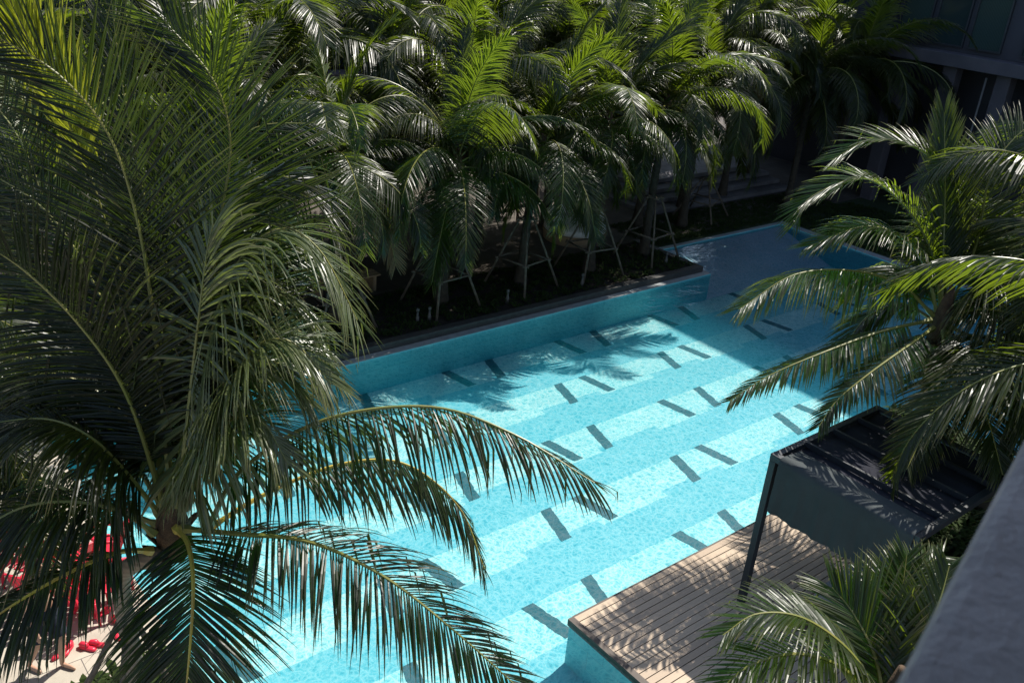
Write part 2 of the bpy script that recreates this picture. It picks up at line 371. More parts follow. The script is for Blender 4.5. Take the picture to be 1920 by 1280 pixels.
for me_ in LIB['hang']:
    m2 = me_.copy(); m2.materials[1] = MAT['leaf_dry']; LIB['dry'].append(m2)
def trunk_part(root, pts, r0, r1, mat='trunk'):
    mb = MB(); path, L = smooth_path(pts, 26)
    rr = [r0+(r1-r0)*(i/25) + 0.012*(i % 2) + (0.09*(1-i/4) if i < 4 else 0)*(r0/0.14) for i in range(26)]
    mb.tube(path, rr, 12, 0); return mb.build('trunk', MAT[mat], root, smooth=True)
def crown_fiber(root, c, r, rnd, hgt=0.5):
    mb = MB()
    mb.tube([c+Vector((0, 0, -hgt)), c+Vector((0, 0, -hgt*.45)), c, c+Vector((0, 0, hgt*.6)), c+Vector((0, 0, hgt*1.2))], [r*.75, r*1.2, r*1.15, r*.75, r*.3], 10)
    for k in range(16):
        a = rnd.uniform(0, 6.28); d = Vector((math.cos(a), math.sin(a), 0)); s = c+Vector((0, 0, rnd.uniform(-hgt, 0)))
        mb.tube([s+d*r*.8, s+d*r*1.5+Vector((0, 0, .1)), s+d*r*2.1+Vector((0, 0, rnd.uniform(-.1, .22)))], [.03, .026, .012], 5)
    return mb.build('crown_fiber', MAT['fiber'], root, smooth=True)
GA = 2.39996
def generic_palm(base, h, label, group, seed, scale=1.0, lean=(0, 0), mix=None, r=0.12):
    rnd = random.Random(seed); base = Vector(base); root = empty('palm_tree', base, label, 'palm tree', group)
    top = Vector((lean[0], lean[1], h))
    trunk_part(root, [Vector((0, 0, 0)), Vector((lean[0]*.2, lean[1]*.2, h*.5)), top], r, r*.75, 'trunk_dark')
    crown_fiber(root, top, r*0.9, rnd)
    kinds = mix or (['up']*rnd.randint(2, 4)+['mid']*rnd.randint(4, 6)+['arch']*rnd.randint(5, 7)+['low']*rnd.randint(4, 6)+['hang']*2+['dry']*rnd.choice((0, 0, 1, 1, 2)))
    for i, k in enumerate(kinds):
        me_ = rnd.choice(LIB[k]); f = bpy.data.objects.new('frond', me_); COL.objects.link(f); f.parent = root
        f.location = top+Vector((0, 0, 0.1-0.25*i/len(kinds)))
        s = scale*rnd.uniform(.85, 1.12); f.scale = (s, s*rnd.choice((-1, 1)), s)
        f.rotation_euler = (rnd.uniform(-.1, .1), rnd.uniform(-.12, .12), i*GA+seed+rnd.uniform(-.3, .3))
    return root

# ================================================================ SETTING
PX0, PX1, PX2 = 2.85, 20.63, 26.9      # pool x limits: left end, planter end, far end
PY1, PY2 = 15.45, 17.6                 # far edge, far edge of the wider end
DX, DY = 7.55, 6.97                    # deck corner
QX, QY = 18.04, 7.9                    # planted island behind the deck
FZ, WZ = -0.82, -0.035
PYN = 1.0
def sheet(name, polys, z, mat, kind='structure'):
    mb = MB()
    for (x0, x1, y0, y1) in polys: mb.add([(x0, y0, z), (x1, y0, z), (x1, y1, z), (x0, y1, z)], [(0, 1, 2, 3)])
    return tag(mb.build(name, mat), kind=kind)
sheet('ground', [(-200, 300, -200, 300)], -1.6, MAT['soil'])
def slab(name, boxes, mat, z1=0.0, z0=-1.5):
    mb = MB()
    for (x0, x1, y0, y1) in boxes: mb.box(x0, x1, y0, y1, z0, z1)
    return tag(mb.build(name, mat), kind='structure')
slab('pavement', [(-30, PX0, -8, 15.7)], MAT['paving'])
slab('courtyard_paving', [(-30, 40, 18.3, 40)], MAT['court'], 0.02)
slab('lawn', [(PX1+0.0, 40, PY2+0.16, 18.3), (PX2+.3, 40, -8, PY2+0.16)], MAT['lawn'], 0.0)
slab('planting_bed', [(-30, PX1-.12, PY1+0.42, 18.3)], MAT['soil'], 0.10)
slab('island_bed', [(12.9, 15.5, PYN, DY), (15.5, QX, PYN, QY)], MAT['soil'], 0.05)
slab('coping', [(PX0, PX1+.0, PY1, PY1+.2), (PX1, PX2+.3, PY2, PY2+.16), (PX2, PX2+.3, 2, PY2), (PX1-.12, PX1, PY1+.2, PY2+.16)], MAT['coping'], 0.006)
# dark kerb of the planting bed
mb = MB(); mb.box(-30, PX1-.13, PY1+.2, PY1+.42, -1.4, .17); mb.box(PX1-.35, PX1-.122, PY1+.42, 18.28, -1.4, .168)
tag(mb.build('kerb', MAT['kerb'], bevel=.01), kind='structure')
# pool floor with its dark lane marks
mb = MB()
for (x0, x1, y0, y1) in [(PX0, DX, PYN, PY1), (DX, PX1, DY, PY1), (PX1, PX2, 2, PY1), (QX, PX1, 2, DY)]:
    mb.add([(x0, y0, FZ), (x1, y0, FZ), (x1, y1, FZ), (x0, y1, FZ)], [(0, 1, 2, 3)], 0)
RB_ = random.Random(2)
def bar(x0, y0, x1, y1, wd=.24):
    if max(y0, y1) > PY1+.01: y0 = min(y0, PY1)
    NB = 18; vs = []; f1 = RB_.uniform(0, 6); f2 = RB_.uniform(0, 6)
    for q in range(NB+1):
        f_ = q/NB; x = x0+(x1-x0)*f_; y_ = y0+(y1-y0)*f_
        wx = .007*math.sin(q*.9+f1)+.004*math.sin(q*2.1+f2); vs += [(x-wd/2+wx+RB_.uniform(-.006, .006), y_, FZ+.004), (x+wd/2+wx+RB_.uniform(-.006, .006), y_, FZ+.004)]
    mb.add(vs, [(2*q, 2*q+2, 2*q+3, 2*q+1) for q in range(NB)], 1)
for row in range(8):
    ys = 15.45-1.81*row
    for k in range(-1, 6):
        xa = (9.12 if row % 2 == 0 else 9.78)+3.46*k; xb = (7.86 if row % 2 == 0 else 7.08)+3.46*k
        for xs, dx in ((xa, -.26), (xb, .14)):
            if xs > PX0+.3 and xs < PX2-.4 and (ys-.9 > DY or xs < DX-.3 or (xs > QX+.4 and ys > 3)): bar(xs, ys, xs+dx, ys-.88)
tag(mb.build('pool_floor', [MAT['pool_tile'], MAT['pool_bar']]), kind='structure')
mb = MB()
mb.add([(PX1, PY1-.02, FZ+.01), (PX2, PY1-.02, FZ+.01), (PX2, PY2, -.10), (PX1, PY2, -.10)], [(0, 1, 2, 3)])
tag(mb.build('pool_shelf', MAT['pool_shelf']), kind='structure')
mb = MB(); TZ = 0.0
def wall(x0, y0, x1, y1, z0=FZ, z1=-.004): mb.add([(x0, y0, z0), (x1, y1, z0), (x1, y1, z1), (x0, y0, z1)], [(0, 1, 2, 3)])
e = .004
wall(PX0+e, PYN, PX0+e, PY1); wall(PX0, PY1-e, PX1, PY1-e); wall(PX1+e, PY1, PX1+e, PY2); wall(PX1, PY2-e, PX2, PY2-e); wall(PX2-e, 2, PX2-e, PY2)
wall(DX-e, PYN, DX-e, DY, z1=-.12); wall(DX, DY+e, 12.9, DY+e, z1=-.12); wall(12.9, DY+e, 15.5, DY+e); wall(15.5, QY+e, QX, QY+e); wall(QX+e, 2, QX+e, QY); wall(15.5-e, DY, 15.5-e, QY)
tag(mb.build('pool_wall', MAT['pool_wall']), kind='structure')
mb = MB(); g_ = .02
ol = [(PX0-g_, PYN), (DX+g_, PYN), (DX+g_, DY-g_), (15.5+g_, DY-g_), (15.5+g_, QY-g_), (QX-g_, QY-g_), (QX-g_, 2), (PX2+g_, 2), (PX2+g_, PY2+g_), (PX1-g_, PY2+g_), (PX1-g_, PY1+g_), (PX0-g_, PY1+g_)]
nn = len(ol); bm_ = bmesh.new(); tv = [bm_.verts.new((x, y_, WZ)) for x, y_ in ol]; bv = [bm_.verts.new((x, y_, FZ-.06)) for x, y_ in ol]
bm_.faces.new(tv); bm_.faces.new(bv[::-1])
for i in range(nn): bm_.faces.new((tv[i], bv[i], bv[(i+1) % nn], tv[(i+1) % nn]))
bmesh.ops.triangulate(bm_, faces=[f for f in bm_.faces if len(f.verts) > 4]); bm_.verts.ensure_lookup_table(); bm_.verts.index_update()
mb.add([v.co[:] for v in bm_.verts], [tuple(v.index for v in f.verts) for f in bm_.faces]); bm_.free()
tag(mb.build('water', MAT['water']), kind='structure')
# timber deck, boards running along the pool
mb = MB(); rd = random.Random(3); y = DY; bw = 0.118
while y > PYN:
    x = DX+.07
    while x < 12.9:
        x2 = min(12.9, x+rd.uniform(1.6, 3.4)) if x > DX+.1 or rd.random() < .6 else min(12.9, x+rd.uniform(.6, 1.6))
        mb.box(x+.002, x2-.002, y-bw+.014, y, -.03, rd.uniform(-.0015, .0015), 0, rd.random()); x = x2
    y -= bw
mb.box(DX-.03, DX+.068, PYN, DY+.02, -.11, .004, 1)
mb.box(DX+.07, 12.9, DY+.003, DY+.035, -.11, -.006, 1)
mb.box(DX+.07, 12.9, PYN, DY, -.9, -.06, 1)
tag(mb.build('deck', [MAT['deck'], MAT['deck_edge']]), kind='structure')
# stone steps beyond the lawn
mb = MB()
for k in range(4): mb.box(23.0+.3*k, 31.0, 20.2+.55*k, 26, .02+.16*k-.001*k, .16*(k+1))
tag(mb.build('steps', MAT['step'], bevel=.01), kind='structure')

# ================================================================ BUILDINGS
def facade_window(root, axis, pos, a0, a1, z0, z1, mat, fw=.06):
    """window in a wall; axis 'x': wall plane x=pos seen from smaller x; 'y': plane y=pos"""
    f = MB(); g = MB()
    def bx(m_, d0, d1, p0, p1, q0, q1):
        if axis == 'x': m_.box(pos-d1, pos-d0, p0, p1, q0, q1)
        else: m_.box(p0, p1, pos-d1, pos-d0, q0, q1)
    bx(f, .0, .09, a0, a1, z0, z0+fw); bx(f, .0, .09, a0, a1, z1-fw, z1)
    bx(f, .0, .088, a0, a0+fw, z0+fw, z1-fw); bx(f, .0, .088, a1-fw, a1, z0+fw, z1-fw)
    bx(f, .0, .08, a0+fw, a1-fw, (z0+z1)/2-.03+.2, (z0+z1)/2+.03+.2)
    o_ = f.build('window', MAT['dark_metal'], root)
    bx(g, .02, .035, a0+fw, a1-fw, z0+fw, z1-fw); g.build('pane', mat, o_)
BH = 19.8
b1 = empty('hotel_building', (33, 10, 0), 'dark glass fronted building with ledge and columns at the right end of the pool', 'building')
def inb(root, mbx): mbx.v = [(x-root.location.x, y_-root.location.y, z-root.location.z) for x, y_, z in mbx.v]; return mbx
def loc_build(mbx, root, name, mat, **k): return inb(root, mbx).build(name, mat, root, **k)
mb = MB(); mb.box(35.2, 45, -30, 27, 0, 5.35); mb.box(33.4, 45, -30, 19.4, 5.8, BH); mb.box(33.4, 45, 19.401, 27, 5.8, 9.4); loc_build(mb, b1, 'wall', MAT['wall_dark'])
mb = MB(); mb.box(32.6, 45, -30, 27, 5.36, 5.79); mb.box(32.9, 45, -30, 27, 9.5, 9.8); mb.box(32.5, 45, -30, 19.4, BH, BH+.4); loc_build(mb, b1, 'ledge', MAT['ledge'], bevel=.02)
for yy in (20.1, 18.15, 16.2, 14.3, 12.2, 9.8, 7.5):
    mb = MB(); mb.box(33.0, 33.5, yy-.25, yy+.25, 0, 5.355); loc_build(mb, b1, 'column', MAT['ledge'], bevel=.02)
def win(root, axis, pos, a0, a1, z0, z1, mat):
    n0 = set(bpy.data.objects); facade_window(root, axis, pos, a0, a1, z0, z1, mat)
    for o_ in set(bpy.data.objects)-n0:
        if o_.type == 'MESH':
            L_ = root.location; co = np.empty(len(o_.data.vertices)*3); o_.data.vertices.foreach_get('co', co)
            co = co.reshape(-1, 3)-np.array(L_); o_.data.vertices.foreach_set('co', co.ravel())
yy = 26.0; k = 0
while yy > 9.5:
    win(b1, 'x', 33.4, yy-1.25, yy-.05, 5.95, 9.3, MAT['curtain'] if k in (7, 8, 5) else MAT['glass']); yy -= 1.35; k += 1
    if k % 4 == 0: yy -= .5
mb = MB(); mb.tube([(32.7, 14.75, 0.0), (32.75, 14.75, 5.2)], [.035, .035], 8)
tag(mb.build('flag_pole', MAT['bronze'], smooth=True), 'thin pale metal pole standing before the column of the right hand building', 'pole')
b2 = empty('rear_building', (10, 29, 0), 'dark building wall behind the rows of palm trees', 'building')
mb = MB(); mb.box(-30, 33, 29.0, 40, 0, 11.0); loc_build(mb, b2, 'wall', MAT['wall_dark'])
mb = MB(); mb.box(-30, 32.5, 28.2, 29.0, 3.3, 3.6); mb.box(-30, 32.5, 28.2, 29.0, 6.6, 6.9); loc_build(mb, b2, 'ledge', MAT['ledge'], bevel=.02)
for i in range(24):
    win(b2, 'y', 29.0, -2+1.5*i-1, -2+1.5*i+.3, 3.7, 6.4, MAT['glass'])
    if i % 2: win(b2, 'y', 29.0, -2+1.5*i-1, -2+1.5*i+.3, .1, 3.1, MAT['glass'])

# ================================================================ NEAR RAIL
dv = fwd*1 + rgt*((2390-960)/FPX) - upv*((-78-640)/FPX); dv.z = 0; dv.normalize()
pe = at(1795, 1055, 0.95); pr = Vector((dv.y, -dv.x, 0))
mb = MB(); prof = []
for (a, z) in ((0, -.09), (0, -.02), (.006, -.006), (.02, 0), (.30, 0), (.314, -.006), (.32, -.02), (.32, -.09)): prof.append((a, z))
np_ = len(prof); vs = []
for s_ in (-3.0, 4.0): vs += [pe+dv*s_+pr*a+Vector((0, 0, z)) for a, z in prof]
mb.add(vs, [(i, (i+1) % np_, np_+(i+1) % np_, np_+i) for i in range(np_)]+[tuple(range(np_))[::-1], tuple(range(np_, 2*np_))])
rail = empty('balcony_railing', (pe.x, pe.y, 7.4), 'grey painted balcony railing, blurred, in the near lower right corner', 'railing')
loc_build(mb, rail, 'top_rail', MAT['rail'])
for s_ in (-2.5, -1.2, .1, 1.4, 2.7):
    mb = MB(); c_ = pe+dv*s_+pr*.2; mb.box(c_.x-.02, c_.x+.02, c_.y-.02, c_.y+.02, 7.4, pe.z-.088); loc_build(mb, rail, 'baluster', MAT['rail'])
mb = MB()
q0 = pe+dv*-3+pr*.12; q1 = pe+dv*4+pr*.12; q2 = q1+pr*2; q3 = q0+pr*2
mb.add([(q.x, q.y, z) for z in (7.2, 7.395) for q in (q0, q1, q2, q3)], [(0, 3, 2, 1), (4, 5, 6, 7), (0, 1, 5, 4), (1, 2, 6, 5), (2, 3, 7, 6), (3, 0, 4, 7)])
tag(mb.build('balcony_floor', MAT['ledge']), kind='structure')

mb = MB(); mb.box(-6, 4.6, -6, 2.6, 11.4, 11.62); tag(mb.build('rail_shade_slab', MAT['ledge']), kind='structure')  # unseen slab added overhead to keep the sun off the rail
# ================================================================ CABANA
CX0, CX1, CY0, CY1, CZ = 9.97, 12.55, 3.72, 5.84, 2.57
cab = empty('cabana', ((CX0+CX1)/2, (CY0+CY1)/2, 0), 'dark metal cabana with fabric roof and hanging side curtain on the timber deck', 'cabana')
for (x, y_) in ((CX0, CY1), (CX0, CY0), (CX1, CY1), (CX1, CY0)):
    mb = MB(); mb.box(x-.05, x+.05, y_-.05, y_+.05, 0.002, CZ-.101); loc_build(mb, cab, 'post', MAT['dark_metal'], bevel=.006)
mb = MB()
mb.box(CX0-.052, CX0+.052, CY0-.052, CY1+.052, CZ-.1, CZ); mb.box(CX1-.052, CX1+.052, CY0-.052, CY1+.052, CZ-.1, CZ)
mb.box(CX0+.053, CX1-.053, CY1-.05, CY1+.05, CZ-.1, CZ-.003); mb.box(CX0+.053, CX1-.053, CY0-.05, CY0+.05, CZ-.1, CZ-.003)
loc_build(mb, cab, 'top_frame', MAT['dark_metal'], bevel=.006)
for x in (10.60, 11.28, 11.92):
    mb = MB(); mb.box(x-.022, x+.022, CY0+.05, CY1-.05, CZ-.05, CZ+.03); loc_build(mb, cab, 'roof_beam', MAT['dark_metal'], bevel=.004)
def cloth(name, x0, x1, y0, y1, zf, nx=24, ny=24, mat=None):
    mb = MB(); vs = []; fs = []
    for i in range(nx+1):
        for j in range(ny+1):
            x = x0+(x1-x0)*i/nx; y_ = y0+(y1-y0)*j/ny; vs.append((x, y_, zf(i/nx, j/ny)))
    for i in range(nx):
        for j in range(ny): a = i*(ny+1)+j; fs.append((a, a+ny+1, a+ny+2, a+1))
    mb.add(vs, fs); return loc_build(mb, cab, name, mat or MAT['fabric'], smooth=True)
cloth('roof_fabric', 10.22, 12.48, CY0+.055, CY1-.055, lambda u, v: CZ-.045-.03*abs(math.sin(u*math.pi*3.1))+.006*math.sin(v*9+u*5), 48, 16)
# curtain hanging over the pool side of the frame, rounded at its top
mb = MB(); vs = []; fs = []; ny = 70; prof = [(.42, -.03), (.28, -.012), (.14, .004), (.06, .012), (-.056, .010), (-.078, -.06), (-.08, -.25), (-.078, -.45), (-.085, -.65), (-.08, -.84)]
for j in range(ny+1):
    v = j/ny; y_ = CY0+.02+(CY1-.14-CY0)*v
    for i, (a, z) in enumerate(prof):
        f_ = max(0, (i-4)/5); vs.append((CX0+a+.018*f_*math.sin(v*34+i*.3)+.01*f_*math.sin(v*77), y_+.01*f_*math.sin(v*15), CZ+z+(.015*math.sin(v*6) if i > 4 else 0)))
k = len(prof)
for j in range(ny):
    for i in range(k-1): a = j*k+i; fs.append((a, a+1, a+k+1, a+k))
mb.add(vs, fs); loc_build(mb, cab, 'curtain', MAT['skirt'], smooth=True)
# daybed in the cabana
bed = empty('daybed', (11.0, 4.6, 0), 'low grey daybed with pale cushions in the shade of the cabana', 'daybed')
mb = MB(); mb.box(10.15, 11.9, 3.9, 5.05, .06, .24); loc_build(mb, bed, 'base', MAT['deck_edge'], bevel=.02)
mb = MB(); mb.box(10.18, 11.87, 3.93, 5.02, .243, .40); loc_build(mb, bed, 'mattress', MAT['cushion'], bevel=.05)
for (x, y_) in ((10.5, 4.85), (11.2, 4.88)):
    mb = MB(); mb.box(x-.25, x+.25, y_-.07, y_+.09, .403, .75); loc_build(mb, bed, 'pillow', MAT['cushion'], bevel=.06)

# ================================================================ BACKGROUND PALMS
BG = [(12.3, 17.1, 3.55), (9.4, 17.2, 3.9), (14.9, 17.2, 3.7), (17.2, 17.0, 4.2), (19.7, 17.3, 4.5), (6.6, 17.4, 4.0), (3.8, 17.3, 3.9), (0.9, 17.6, 4.1)]
g1 = 'young coconut palms in the bed along the far edge of the pool'
lab1 = ['palm of the pool bed with a yellow frond hanging down in the middle', 'palm of the pool bed just right of the big left palm, yellow midribs', 'palm of the pool bed behind the second pole tripod, its fronds bent low',
        'palm of the pool bed left of the last tripod with one tall white upright frond', 'last palm of the pool bed at its right corner, above the tallest tripod',
        'palm of the pool bed partly hidden behind the tall fronds of the left palm', 'palm of the pool bed fully behind the left palm crown', 'leftmost palm of the pool bed, behind the left palm near the picture edge']
for i, (x, y_, h) in enumerate(BG): generic_palm((x, y_, .1), h, lab1[i], g1, 11+i*7, random.Random(i*3).uniform(.92, 1.12), (random.Random(i).uniform(-.2, .2), -.15))
BG2 = [(21.8, 19.6, 5.3, 'palm behind the bed corner with bright green fronds above the stone steps'), (24.6, 20.2, 5.5, 'palm with curled bright fronds above the lawn, third from the building'),
       (27.3, 20.6, 5.7, 'palm near the right building, sunlit, with silvery fronds'), (30.0, 21.5, 5.4, 'shaded palm standing closest to the right hand building'),
       (19.0, 21.0, 5.4, 'rear row palm behind the tallest tripod palm'), (16.0, 20.6, 5.3, 'rear row palm above the round white daybed'), (13.0, 20.9, 5.0, 'rear row palm right of the dark gap at the top'),
       (10.0, 20.8, 5.3, 'rear row palm left of the dark gap at the top'), (7.0, 20.9, 5.3, 'rear row palm seen above the upright leaves of the left palm'), (4.0, 20.7, 4.8, 'rear row palm at the top left corner'),
         
       (26.4, 24.2, 5.1, 'palm of the back row nearest the building corner')]
BG2 += [(29.0, 18.9, 4.8, 'palm at the building end of the lawn, mostly in shade'), (31.2, 18.7, 4.9, 'palm standing right before the ledge of the dark building'), (27.8, 23.0, 6.3, 'tall palm of the back row crossing the top edge on the right'), (20.2, 23.0, 6.4, 'tall palm of the back row crossing the top edge in the middle'), (14.8, 23.4, 6.5, 'tall palm of the back row crossing the top edge left of the middle'), (8.6, 23.2, 6.4, 'tall palm of the back row crossing the top edge at the left'), (14.2, 18.9, 4.3, 'middle row palm above the second tripod'), 
        (8.0, 19.1, 4.2, 'middle row palm right of the tall leaves of the left palm'), (23.2, 18.9, 4.6, 'palm at the near edge of the lawn, its frond curled like a hook'), ]
for i, (x, y_, h, lb) in enumerate(BG2): generic_palm((x, y_, .02), h, lb, 'coconut palms in the rows behind the pool', 101+i*5, random.Random(i*3+1).uniform(1.0, 1.3), (random.Random(i+50).uniform(-.2, .2), 0))

# wooden tripods round the young palms
def tripod(x, y_, h, rz, label, rr=1.0, flip=False):
    t = empty('tree_support', (x, y_, .1), label, 'tree support', 'pole tripods propping the young palms', rz)
    tops = []; feet = []
    for k in range(4):
        a = k*math.pi/2+.78; feet.append(Vector((math.cos(a)*rr, math.sin(a)*rr, 0))); tops.append(Vector((math.cos(a)*.16, math.sin(a)*.16, h)))
        mb = MB(); mb.tube([feet[-1], feet[-1].lerp(tops[-1], .5)+Vector((.012, 0, 0)), tops[-1]], [.034, .03, .027], 7); mb.build('leg', MAT['pole'], t, smooth=True)
    for k in range(4):
        for f_ in (.42,):
            a = feet[k].lerp(tops[k], f_); b_ = feet[(k+1) % 4].lerp(tops[(k+1) % 4], f_); d = (b_-a).normalized()
            mb = MB(); mb.tube([a-d*.1, b_+d*.1], [.026, .026], 7); mb.build('cross_bar', MAT['pole'], t, smooth=True)
    for k in range(4):
        a = feet[k].lerp(tops[k], .97); b_ = feet[(k+1) % 4].lerp(tops[(k+1) % 4], .97); d = (b_-a).normalized()
        mb = MB(); mb.tube([a-d*.1, b_+d*.1], [.024, .024], 7); mb.build('cross_bar', MAT['pole'], t, smooth=True)
for x, y_, h, rz, lb in ((12.2, 17.0, 2.0, .1, 'pole tripod of the palm left of the middle, a white tag on its collar'), (14.8, 17.05, 1.9, .2, 'second pole tripod from the left with a bar across its front'),
                         (17.2, 17.0, 1.9, -.1, 'pole tripod in front of the round white daybed'), (19.6, 17.1, 1.9, .15, 'last pole tripod of the bed with a bright cross bar, at the corner'),
                         (9.4, 17.2, 1.8, 0, 'pole tripod left, by the lit timber bench'), (24.6, 20.2-.9, 1.3, .3, 'dark low pole tripod on the lawn beyond the bed corner')):
    tripod(x, y_, h, rz, lb)
# garden spike lamps
for i, (x, y_, lb) in enumerate(((11.1, 16.35, 'small pale garden lamp left of the first tripod, left one of a pair'), (11.4, 16.3, 'small pale garden lamp left of the first tripod, right one of a pair'),
        (13.75, 16.3, 'small pale garden lamp between the first two tripods'), (16.25, 16.25, 'small pale garden lamp between the second and third tripods'), (19.7, 16.4, 'small pale garden lamp under the last tripod'))):
    t = empty('garden_lamp', (x, y_, .1), lb, 'garden lamp', 'small garden lamps along the bed')
    mb = MB(); mb.tube([(0, 0, 0), (0, 0, .16), (0, 0, .2), (0, 0, .3)], [.045, .045, .03, .025], 10); mb.build('body', MAT['bronze'], t, smooth=True)
    mb = MB(); mb.tube([(0, 0, .3), (0, 0, .36), (0, 0, .39)], [.034, .045, .012], 10); mb.build('lamp_head', MAT['bronze'], t, smooth=True)

# round daybed and timber bench behind the palms
d_ = empty('round_daybed', (19.0, 19.6, 0.02), 'round daybed with white rolled backrest and tan seat behind the palm trunks', 'daybed')
mb = MB(); mb.tube([(0, 0, 0), (0, 0, .3)], [.95, 1.0], 32); mb.build('base', MAT['tan_wood'], d_, smooth=False)
mb = MB(); mb.tube([(0, 0, .302), (0, 0, .34), (0, 0, .46), (0, 0, .5)], [.93, .97, .95, .85], 32); mb.build('mattress', MAT['white_cloth'], d_, smooth=True)
mb = MB(); mb.tube([Vector((math.cos(R(a))*.86, math.sin(R(a))*.86, .66)) for a in range(-20, 205, 15)], [.16]*15, 12); mb.build('backrest', MAT['white_cloth'], d_, smooth=True)
bn = empty('wooden_bench', (10.6, 18.9, .02), 'low tan timber bench on the paving left of the first tripod', 'bench')
mb = MB(); [mb.box(-.9, .9, -.24+.16*k, -.1+.16*k, .40, .44) for k in range(3)]; mb.build('seat', MAT['tan_wood'], bn, bevel=.006)
for x in (-.75, .75):
    mb = MB(); mb.box(x-.04, x+.04, -.22, .2, 0, .398); mb.build('leg', MAT['tan_wood'], bn, bevel=.006)

# ground cover in the beds
def ground_cover(name, rects, n_, rnd, size=.16, lab=None, z=.1):
    mb = MB()
    for _ in range(n_):
        x0, x1, y0, y1 = rnd.choice(rects); c_ = Vector((rnd.uniform(x0, x1), rnd.uniform(y0, y1), z)); a0 = rnd.uniform(0, 6); ti = rnd.uniform(.1, .9); sc = size*rnd.uniform(.6, 1.3)
        for k in range(5):
            a = a0+k*1.256+rnd.uniform(-.3, .3); d = Vector((math.cos(a), math.sin(a), 0)); s = Vector((-d.y, d.x, 0))*sc*.16
            p1 = c_+d*sc*.5+Vector((0, 0, sc*.6)); p2 = c_+d*sc+Vector((0, 0, sc*.45))
            mb.add([c_, p1+s, p2, p1-s], [(0, 1, 2, 3)], 0, ti, [0, .3, .7, .3])
    o_ = mb.build(name, MAT['shrub']); tag(o_, lab, 'ground cover', kind='stuff'); return o_
rg = random.Random(9)
ground_cover('ground_cover', [(3, 20.3, 15.95, 18.2)], 1500, rg, .15, 'low dark leafy ground cover in the bed under the palms')
ground_cover('island_plants', [(12.95, 15.4, 4, 6.9), (15.5, 17.9, 4, 7.8)], 700, rg, .22, 'low dark plants in the island bed behind the cabana', .05)
ground_cover('grass', [(20.8, 31, 17.9, 20.0), (27.3, 32, 12, 18)], 5000, rg, .11, 'dark shaded lawn grass beyond the pool', 0.0)

# ================================================================ LEFT PALM
rn = random.Random(21)
LC = at(322, 985, 9.5)
TB = Vector((2.05, 8.36, 0))
lp = empty('palm_tree', TB, 'big coconut palm filling the left of the view, its trunk between pavement and pool', 'palm tree', 'large coconut palms near the camera')
LEAFK = [1.22]
def rel(root, pts): return [Vector(p)-root.location for p in pts]
def pix_frond(root, pts, rnd, mats=None, **k):
    mats = mats or ('rachis', 'leaf_near' if root is lp else 'leaf')
    P = rel(root, [at(*p) for p in pts]); mb = MB(); k['leaf'] *= LEAFK[0]; frond_mesh(mb, P, rnd, **k); return mb.build('frond', [MAT[mats[0]], MAT[mats[1]]], root)
trunk_part(lp, rel(lp, [TB, Vector((2.04, 8.35, 1.2)), Vector((2.03, 8.33, 2.3)), LC-Vector((.1, .03, .3))]), .10, .085)
crown_fiber(lp, LC-lp.location+Vector((0.02, 0.02, .0)), .15, rn, .42)
C = (322, 975, 9.5)
big = dict(kink=.25, n_side=112, leaf=1.06, width=.017, bare=.16, seg=7, base_r=.034)
pix_frond(lp, [(385, 1000, 9.4), (450, 885, 9.3), (600, 790, 9.0), (800, 762, 8.7), (960, 812, 8.5), (1115, 905, 8.4)], rn, ('rachis', 'leaf_near'), **{**big, 'droop': 1.5, 'lift': .0, 'bare': .12, 'leaf': .95, 'n_side': 105, 'young': .35})
pix_frond(lp, [(385, 995, 9.5), (500, 925, 9.9), (640, 870, 10.2), (760, 870, 10.4), (860, 950, 10.5), (908, 1065, 10.5)], rn, ('rachis_yellow', 'leaf_near'), **{**big, 'droop': 1.3, 'lift': .0, 'leaf': .8, 'bare': .3, 'n_side': 85})
pix_frond(lp, [(340, 990, 9.4), (440, 1000, 9.0), (580, 1015, 8.7), (720, 1080, 8.4), (850, 1180, 8.2), (985, 1300, 8.1)], rn, **{**big, 'droop': .9, 'lift': .1, 'leaf': .85, 'twist': -.4})
pix_frond(lp, [(330, 990, 9.3), (352, 1020, 9.0), (362, 1090, 8.6), (357, 1200, 8.3), (345, 1330, 8.2)], rn, ('rachis_yellow', 'leaf_near'), **{**big, 'droop': .55, 'lift': -.05, 'leaf': .95, 'bare': .1, 'young': .4, 'side0': rgt})
pix_frond(lp, [(285, 1032, 9.3), (220, 1035, 9.0), (120, 1078, 8.7), (0, 1150, 8.5), (-110, 1240, 8.4)], rn, ('rachis_yellow', 'leaf_near'), **{**big, 'droop': 1.0, 'lift': .05, 'leaf': .75})
pix_frond(lp, [(290, 1000, 9.4), (230, 960, 9.1), (130, 940, 8.8), (20, 960, 8.6), (-100, 1050, 8.5)], rn, **{**big, 'droop': 1.1, 'leaf': .9})
pix_frond(lp, [(300, 965, 9.5), (240, 890, 9.2), (170, 820, 8.9), (80, 785, 8.7), (-60, 800, 8.5)], rn, **{**big, 'droop': 1.0, 'leaf': .95})
pix_frond(lp, [(310, 955, 9.4), (240, 745, 9.0), (150, 610, 8.7), (30, 495, 8.4), (-90, 430, 8.3)], rn, **{**big, 'droop': .5, 'leaf': 1.05, 'lift': .2, 'side0': rgt})
pix_frond(lp, [(340, 950, 9.5), (375, 700, 9.3), (412, 420, 9.0), (432, 270, 8.8), (400, 150, 8.6), (300, 30, 8.5)], rn, **{**big, 'droop': .2, 'leaf': 1.3, 'lift': .05, 'bare': .28, 'n_side': 112, 'side0': rgt, 'young': .35, 'width': .016, 'spread': .9})
